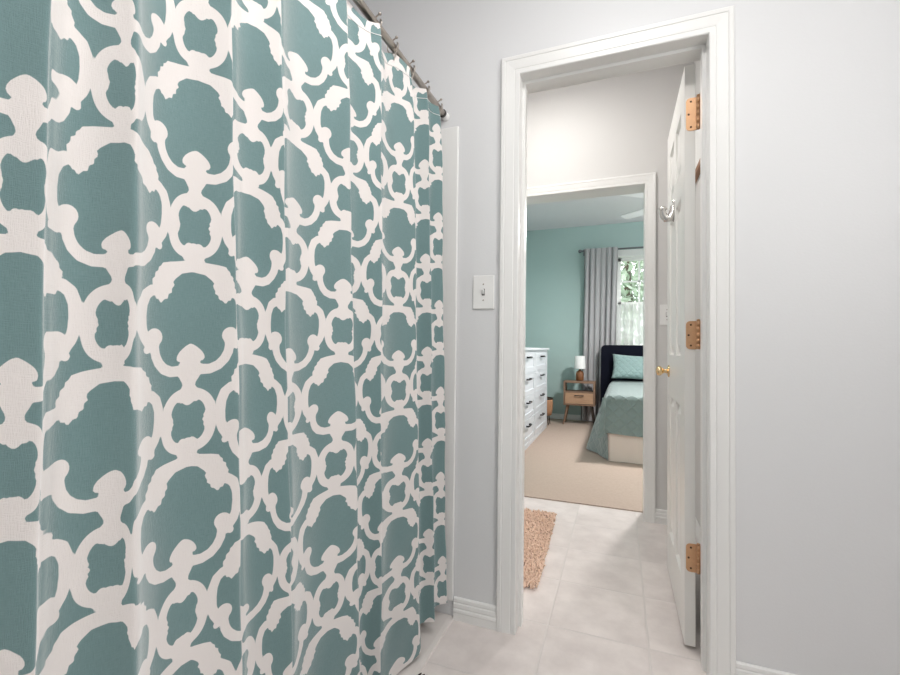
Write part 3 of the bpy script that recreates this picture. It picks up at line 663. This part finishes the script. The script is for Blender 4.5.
# basket on a stand
t = thing('basket', 'brown woven basket on thin dark legs between dresser and nightstand', 'basket', (-.90, 6.02, .007))
b = MB(); pr = [(0, .135), (.105, .135), (.118, .20), (.122, .30), (.120, .350), (.112, .350), (.110, .20), (.09, .15), (0, .15)]
b.lathe(pr, (-.955, 6.02, 0), seg=28); b.build('woven_body', M['wicker'], t)
b = MB(); b.lathe([(.108, .346), (.124, .346), (.125, .362), (.118, .366), (.108, .362)], (-.955, 6.02, 0), seg=28); b.build('rim', M['legdark'], t)
for k in range(4):
    a = PI / 4 + k * PI / 2
    b = MB(); b.tube([(-.955 + .08 * math.cos(a), 6.02 + .08 * math.sin(a), .15), (-.955 + .105 * math.cos(a), 6.02 + .105 * math.sin(a), .007)], [.008, .006], 8); b.build('leg', M['legdark'], t)
# nightstand
t = thing('nightstand', 'light oak nightstand with one drawer and splayed legs beside the bed', 'nightstand', (-.50, 6.3, .007))
nx0, nx1, ny0, ny1 = -.705, -.300, 6.10, 6.35
b = MB(); b.box(nx0, nx1, ny0, ny1, .568, .592, .002); b.box(nx0, nx1, ny0, ny1, .270, .290, .002); b.box(nx0, nx0 + .022, ny0, ny1, .29, .568); b.box(nx1 - .022, nx1, ny0, ny1, .29, .568); b.box(nx0 + .022, nx1 - .022, ny0, ny1, .440, .456)
b.build('case', M['oakdark'], t)
b = MB(); b.box(nx0 + .022, nx1 - .022, ny1 - .012, ny1 - .004, .29, .440); b.build('back_panel', M['legdark'], t)
b = MB(); b.box(nx0 + .025, nx1 - .025, ny0 - .004, ny0 + .24, .294, .437, .002); d = b.build('drawer', M['oak'], t)
b = MB(); b.tube([(-.555, ny0 - .004, .405), (-.555, ny0 - .022, .405), (-.55, ny0 - .024, .405), (-.455, ny0 - .024, .405), (-.45, ny0 - .022, .405), (-.45, ny0 - .004, .405)], .006, 8); b.build('handle', M['black'], d)
for (sx, sy) in ((0, 0), (1, 0), (0, 1), (1, 1)):
    x = (nx0 + .05, nx1 - .05)[sx]; y = (ny0 + .05, ny1 - .05)[sy]; e = (-.052, .040)[sx]; g = (-.035, .02)[sy]
    b = MB(); b.tube([(x, y, .272), (x + e, y + g, .007)], [.017, .010], 12); b.build('leg', (M['oakdark'] if sx == 0 else M['legdark']), t)
# lamp
t = thing('table_lamp', 'small table lamp with white shade and brown base on the nightstand', 'table lamp', (-.508, 6.33, .592))
lx, ly = -.508, 6.27
b = MB(); b.lathe([(0, .592), (.044, .592), (.051, .600), (.054, .640), (.052, .695), (.042, .718), (.018, .728), (.014, .745), (0, .747)], (lx, ly, 0), seg=24); b.build('base', M['lampbase'], t)
b = MB(); b.tube([(lx, ly, .745), (lx, ly, .80)], .006, 10); b.build('neck', M['brass'], t)
b = MB(); b.lathe([(.076, .757), (.066, .930), (.063, .930), (.073, .757), (.076, .757)], (lx, ly, 0), seg=32); b.lathe([(.0, .90), (.066, .91)], (lx, ly, 0), seg=32); b.build('shade', M['shade'], t)
# bed
t = thing('bed', 'bed with dark navy headboard and cream bed skirt below the window', 'bed', (.6, 5.3, .007))
bx0, bx1, by0, by1 = -.098, 1.36, 4.285, 6.27
hb = MB(); P = []; r = .06
xs0, xs1, zt = -.235, 1.50, 1.083
out = [(xs0, .007)]
for k in range(9):
    a = PI - k / 8 * PI / 2; out.append((xs0 + r + r * math.cos(a), zt - r + r * math.sin(a)))
for k in range(9):
    a = PI / 2 - k / 8 * PI / 2; out.append((xs1 - r + r * math.cos(a), zt - r + r * math.sin(a)))
out.append((xs1, .007))
hb.prism(out, lambda p: (p[0], 6.275, p[1]), lambda p: (p[0], 6.365, p[1])); hb.build('headboard', M['navy'], t)
b = MB(); b.box(bx0 + .012, bx1 - .012, by0 + .015, by1, .30, .585, .04); b.build('mattress', M['mattress'], t)
b = MB(); b.box(bx0 + .02, bx1 - .02, by0 + .03, by1, .10, .30); b.build('box_spring', M['mattress'], t)
b = MB(); P = []
path = []
n = 90
for k in range(n + 1): path.append((bx0 + .003, by1 - (by1 - by0) * k / n, -1, 0))
for k in range(1, n + 1): path.append((bx0 + .003 + (bx1 - bx0 - .006) * k / n, by0, 0, -1))
for z in np.linspace(.305, .010, 12):
    f = (.305 - z) / .3
    P.append([(x + nx * (.004 + .005 * f * math.sin(k * .55)), y + ny * (.004 + .005 * f * math.sin(k * .55)), z) for k, (x, y, nx, ny) in enumerate(path)])
b.grid(P); b.build('bed_skirt', M['skirt'], t, fix=False)
for (x, y) in ((bx0 + .1, by0 + .12), (bx1 - .1, by0 + .12), (bx0 + .1, by1 - .1), (bx1 - .1, by1 - .1)):
    b = MB(); b.box(x - .03, x + .03, y - .03, y + .03, .007, .10); b.build('leg', M['legdark'], t)
# coverlet
def coverlet():
    top = .612; v = []; uvs = []; fs = []
    def sheet(P, UV):
        n0 = len(v); a = len(P); c = len(P[0])
        for r_, u_ in zip(P, UV): v.extend(r_); uvs.extend(u_)
        fs.extend([(n0 + i * c + j, n0 + i * c + j + 1, n0 + (i + 1) * c + j + 1, n0 + (i + 1) * c + j) for i in range(a - 1) for j in range(c - 1)])
    xs = np.linspace(bx0 - .018, bx1 + .018, 60)
    P = []; UV = []
    for y in np.linspace(by1 - .02, by0 + .02, 60):
        P.append([(x, y, top - .03 * max(0, 1 - (x - bx0 + .018) / .05) ** 2 + .004 * math.sin(7 * x + 5 * y)) for x in xs]); UV.append([(x, y) for x in xs])
    for k in range(1, 7):
        a = k / 6 * PI / 2
        y = by0 + .02 - .042 * math.sin(a); dz = .042 * (1 - math.cos(a))
        P.append([(x, y, top - dz - .03 * max(0, 1 - (x - bx0 + .018) / .05) ** 2 + .004 * math.sin(7 * x + 5 * y)) for x in xs]); UV.append([(x, y - dz) for x in xs])
    for z in np.linspace(.55, .262, 22):
        f = (.55 - z) / .29
        P.append([(x - .012 * f * (1 if x < bx0 + .02 else 0), by0 - .022 - .010 * f - .006 * f * math.sin(13 * x + 1) , z - .012 * math.sin(5 * x) * f) for x in xs]); UV.append([(x, by0 - .04 + z - .57) for x in xs])
    sheet(P, UV)
    # left side, sweeping out to the carpet
    P = []; UV = []
    ys = np.linspace(by0 - .022, by1 - .02, 70)
    for k in range(0, 26):
        f = k / 25; row = []; ru = []
        for y in ys:
            g = min(1, max(0, (y - by0) / .42)); g = g * g * (3 - 2 * g)
            hemx = -.100 - .195 * g + .012 * max(0, (y - 5.7) / .5) + .012 * math.sin(17 * y)
            x = (bx0 - .018) + (hemx - bx0 + .018) * f ** .8 + .010 * math.sin(21 * y) * f
            z = top - .03 - (top - .03 - .016) * f
            row.append((x, y, z)); ru.append((bx0 - .02 - .62 * f, y))
        P.append(row); UV.append(ru)
    sheet(P, UV)
    # corner fold gathered at the foot
    P = []; UV = []
    for k in range(0, 20):
        f = k / 19; z = .585 - f * .36
        row = []; ru = []
        for j in range(9):
            a = j / 8 * PI
            row.append((bx0 - .034 - .028 * f + (.014 + .020 * f) * math.cos(a), by0 - .026 - (.010 + .022 * f) * math.sin(a), z + .01 * math.sin(a * 2) * f)); ru.append((bx0 + j * .012, z))
        P.append(row); UV.append(ru)
    sheet(P, UV)
    o0 = Vector((.6, 5.3, .016))
    me = bpy.data.meshes.new('coverlet'); me.from_pydata([tuple(Vector(p) - o0) for p in v], [], fs)
    me.polygons.foreach_set('use_smooth', [True] * len(fs))
    uv = me.uv_layers.new(name='UVMap')
    for l in me.loops: uv.data[l.index].uv = uvs[l.vertex_index]
    me.materials.append(M['quilt'])
    o = bpy.data.objects.new('coverlet', me); COL.objects.link(o); o.location = o0
    tag(o, 'sage green quilted coverlet draped over the bed to the carpet', 'coverlet')
coverlet()
# pillow in a quilted sham
def pillow():
    W, H, T = .62, .335, .12; n = 30; v = []; uvs = []; fs = []
    for s in (1, -1):
        n0 = len(v)
        for i in range(n + 1):
            for j in range(n + 1):
                a = -1 + 2 * i / n; c = -1 + 2 * j / n
                ea = a * (1 - .07 * (1 - c * c)); ec = c * (1 - .09 * (1 - a * a))
                h = T * max(0, (1 - a ** 4)) ** .55 * max(0, (1 - c ** 4)) ** .55 * .5
                v.append((ea * W / 2, s * h, ec * H / 2)); uvs.append((a * W / 2, c * H / 2))
        fs += [(n0 + i * (n + 1) + j, n0 + (i + 1) * (n + 1) + j, n0 + (i + 1) * (n + 1) + j + 1, n0 + i * (n + 1) + j + 1) for i in range(n) for j in range(n)]
    me = bpy.data.meshes.new('pillow'); me.from_pydata(v, [], fs)
    me.polygons.foreach_set('use_smooth', [True] * len(fs))
    uv = me.uv_layers.new(name='UVMap')
    for l in me.loops: uv.data[l.index].uv = uvs[l.vertex_index]
    bm = bmesh.new(); bm.from_mesh(me); bmesh.ops.remove_doubles(bm, verts=bm.verts, dist=1e-5); bmesh.ops.recalc_face_normals(bm, faces=bm.faces); bm.to_mesh(me); bm.free()
    me.materials.append(M['pillow'])
    o = bpy.data.objects.new('pillow', me); COL.objects.link(o)
    o.location = (.215, 6.125, .798); o.rotation_euler = (math.radians(-20), math.radians(2), 0)
    tag(o, 'sage green quilted pillow leaning on the navy headboard', 'pillow')
pillow()
# window with sashes
w = bpy.data.objects.new('window_1', None); COL.objects.link(w); w.location = (.53, RY1, GZ0); struct(w)
b = MB()
for q in ((GX0 - .07, GX0 + .01, GZ0 - .05, GZ1 + .075), (GX1 - .01, GX1 + .07, GZ0 - .05, GZ1 + .075), (GX0 - .07, GX1 + .07, GZ1 - .01, GZ1 + .075)):
    b.box(q[0], q[1], RY1 - .018, RY1, q[2], q[3])
b.box(GX0, GX0 + .02, RY1, RY1 + .13, GZ0, GZ1); b.box(GX1 - .02, GX1, RY1, RY1 + .13, GZ0, GZ1); b.box(GX0, GX1, RY1, RY1 + .13, GZ1 - .02, GZ1)
b.build('frame', M['trim'], w)
b = MB(); b.box(GX0 - .09, GX1 + .09, RY1 - .05, RY1 + .12, GZ0 - .03, GZ0); b.build('sill', M['trim'], w)
zm = 1.665
for (z0, z1, y) in ((zm - .022, GZ1 - .02, RY1 + .09), (GZ0, zm + .022, RY1 + .05)):
    b = MB(); a, c = GX0 + .02, GX1 - .02
    for q in ((a, a + .04, z0, z1), (c - .04, c, z0, z1), (a, c, z0, z0 + .045), (a, c, z1 - .045, z1)): b.box(q[0], q[1], y, y + .032, q[2], q[3])
    for k in (1, 2, 3):
        x = a + (c - a) * k / 4; b.box(x - .011, x + .011, y + .006, y + .026, z0, z1)
    b.box(a, c, y + .006, y + .026, (z0 + z1) / 2 - .011, (z0 + z1) / 2 + .011)
    s = b.build('sash', M['trim'], w)
    g = MB(); g.box(a + .02, c - .02, y + .014, y + .018, z0 + .02, z1 - .02); g.build('pane', M['glass'], s)
w = bpy.data.objects.new('window_2', None); COL.objects.link(w); w.location = (RX1, 4.8, .75); struct(w)
b = MB()
for q in ((KY0 - .07, KY0 + .03, .70, 2.37), (KY1 - .03, KY1 + .07, .70, 2.37), (KY0 - .07, KY1 + .07, 2.27, 2.37), (KY0 - .07, KY1 + .07, .70, .78), (KY0, KY1, 1.50, 1.55)):
    b.box(RX1 - .018, RX1 + .05, q[0], q[1], q[2], q[3])
b.build('frame', M['trim'], w)
# sheer cafe curtain over the lower sash
b = MB(); P = []
xs = np.linspace(GX0 - .02, GX1 + .02, 420)
for z in np.linspace(1.655, GZ0 + .012, 8):
    P.append([(x, RY1 - .036 + .026 * math.sin(x * 2 * PI / .098), z) for x in xs])
b.grid(P); tag(b.build('sheer_curtain', M['sheer'], fix=False), 'sheer white pleated cafe curtain over the lower half of the bedroom window', 'curtain')
# drape rod
rt = thing('curtain_rod', 'grey metal curtain rod above the bedroom window', 'curtain rod', (.5, 6.43, 2.40))
b = MB(); b.tube([(-.50, 6.43, 2.405), (1.62, 6.43, 2.405)], .0125, 14); b.build('tube', M['steel'], rt)
b = MB(); b.lathe([(0, 0), (.014, 0), (.014, .012), (.022, .022), (.026, .036), (.020, .050), (0, .056)], (-.495, 6.43, 2.405), (-1, 0, 0), 18); b.build('finial', M['steel'], rt)
b = MB(); b.box(-.483, -.467, 6.43, RY1, 2.395, 2.415); b.box(-.49, -.46, RY1 - .008, RY1, 2.36, 2.45); b.build('bracket', M['steel'], rt)
# drape
b = MB(); P = []
n = 260
for z in np.linspace(2.425, .02, 60):
    f = (2.425 - z) / 2.4; row = []
    for k in range(n + 1):
        s_ = k / n; x0 = -.474 - .045 * f; x1 = -.018 - .045 * f
        ph = 2 * PI * 6.5 * (s_ + .012 * math.sin(5 * s_ + 3 * f))
        amp = (.026 + .020 * f) * (.75 + .35 * math.sin(9 * s_ + 2 * f))
        row.append((x0 + (x1 - x0) * s_ + .012 * math.sin(ph + 1.1), (6.455 - .062 * max(0, min(1, (z - 1.9) / .45))) + amp * (1 - .3 * (z > 2.2)) * math.sin(ph), z))
    P.append(row)
b.grid(P); tag(b.build('drape', M['drape'], fix=False), 'long grey pleated drape at the left of the bedroom window', 'drape')
# ceiling fan
fc = (.60, 4.62); fz = 2.44
t = thing('ceiling_fan', 'white ceiling fan on the bedroom ceiling, only blade tips showing', 'ceiling fan', (fc[0], fc[1], RZ))
b = MB(); b.lathe([(0, RZ), (.065, RZ), (.06, RZ - .03), (.02, RZ - .05), (.014, RZ - .06), (.014, fz + .12), (.05, fz + .11), (.10, fz + .07), (.11, fz + .01), (.09, fz - .03), (0, fz - .035)], (fc[0], fc[1], 0), seg=28); b.build('motor', M['fan'], t)
b = MB(); b.lathe([(.07, fz - .03), (.12, fz - .05), (.13, fz - .08), (.10, fz - .12), (.05, fz - .14), (0, fz - .145)], (fc[0], fc[1], 0), seg=28); b.build('light_bowl', M['bowl'], t)
for k in range(5):
    a = math.radians(143 + 72 * k); ca, sa = math.cos(a), math.sin(a)
    pl = [(.09, -.025), (.20, -.045), (.45, -.056), (.69, -.058), (.708, -.045), (.71, 0), (.708, .045), (.69, .058), (.45, .056), (.20, .045), (.09, .025)]
    f0 = lambda p, dz=0: (fc[0] + p[0] * ca - p[1] * sa, fc[1] + p[0] * sa + p[1] * ca, fz + dz + p[1] * .18)
    b = MB(); b.prism(pl, lambda p: f0(p), lambda p: f0(p, .007)); b.build('blade', M['fan'], t)
# ------------------------------------------------------------------ outside the bedroom window
b = MB(); b.box(-12, 16, RY1 + .6, 26, -.35, -.25); struct(b.build('ground', M['lawn'], origin=(0, 8, -.25)))
def tree(x, y, h, r, label, seed):
    rnd = random.Random(seed)
    t = thing('tree', label, 'tree', (x, y, -.25))
    b = MB(); b.tube([(x, y, -.25), (x + .05, y, h * .4), (x, y + .05, h * .75)], [.14, .11, .05], 10); b.build('trunk', M['bark'], t)
    b = MB()
    for k in range(2600):
        while True:
            p = Vector((rnd.uniform(-1, 1), rnd.uniform(-1, 1), rnd.uniform(-1, 1)))
            if .25 < p.length < 1: break
        c = Vector((x + p.x * r, y + p.y * r, h * .62 + p.z * h * .48))
        d = Vector((rnd.gauss(0, 1), rnd.gauss(0, 1), rnd.gauss(0, 1))).normalized(); e = d.orthogonal().normalized()
        s = rnd.uniform(.07, .15)
        b.add([c - d * s, c + e * s * .5, c + d * s, c - e * s * .5], [(0, 1, 2, 3)])
    b.build('foliage', M['leaf'], t, fix=False)
tree(.15, 11.2, 4.6, 1.5, 'green leafy tree outside behind the upper window panes, left', 3)
tree(4.9, 12.4, 5.4, 1.9, 'green leafy tree outside, farther right beyond the window', 5)

# ------------------------------------------------------------------ lights
def area(name, loc, size, power, col=(1, 1, 1), rot=(0, 0, 0), shape='DISK', size_y=None):
    l = bpy.data.lights.new(name, 'AREA'); l.shape = shape; l.size = size; l.energy = power; l.color = col
    if size_y: l.size_y = size_y
    o = bpy.data.objects.new(name, l); COL.objects.link(o); o.location = loc; o.rotation_euler = rot; return o
def dome(x, y, z, r, label):
    t = thing('ceiling_light', label, 'ceiling light', (x, y, z))
    b = MB(); b.lathe([(0, z), (r + .02, z), (r + .02, z - .025), (r, z - .03)], (x, y, 0), seg=32); b.build('base', M['chrome'], t)
    b = MB(); b.lathe([(r, z - .025), (r * .9, z - .055), (r * .55, z - .085), (0, z - .095)], (x, y, 0), seg=32); b.build('diffuser', M['glow'], t)
dome(-.02, .60, CZ, .16, 'round flush ceiling light above the bathroom floor')
dome(-.45, 2.20, HZ, .14, 'round flush ceiling light in the hall')
area('bath_ceiling_lamp', (-.02, .60, CZ - .10), .34, 7, (1, .985, .96))
area('side_fill_lamp', (1.40, .02, 1.95), .9, 22, (1, .985, .96), (0, math.radians(90), 0), 'RECTANGLE', .2)  # unseen fill lamp, added to side-light the curtain folds
area('hall_lamp', (-.45, 2.20, HZ - .10), .30, 9, (1, .97, .94))
area('fan_lamp', (fc[0], fc[1], fz - .16), .25, 46, (1, .97, .95))
# plate added behind the unseen fill lamp on the right bathroom wall
t = thing('side_fill_plate', 'added plate of the unseen fill lamp on the right bathroom wall', 'fill light', (BX1, .02, 1.9))
b = MB(); b.box(BX1 - .04, BX1, -.45, .49, 1.80, 2.10, .005); b.build('back_plate', M['chrome'], t)
world = bpy.data.worlds.new('sky'); scene.world = world; world.use_nodes = True
nt = world.node_tree; bg = nt.nodes['Background']
bg.inputs[0].default_value = (.94, .97, 1, 1); bg.inputs[1].default_value = 3.0      # bright overcast sky
for (loc, rot, sx, sy) in (((.53, RY1 + .16, 1.53), (math.radians(90), 0, 0), 1.2, 1.7), ((RX1 + .16, 4.8, 1.53), (0, math.radians(90), 0), 1.6, 1.7)):
    o = area('window_portal', loc, sx, 1, (1, 1, 1), rot, 'RECTANGLE', sy); o.data.cycles.is_portal = True
vs = scene.view_settings
vs.view_transform = 'Standard'; vs.look = 'None'; vs.gamma = 1; vs.exposure = .17; vs.use_curve_mapping = False
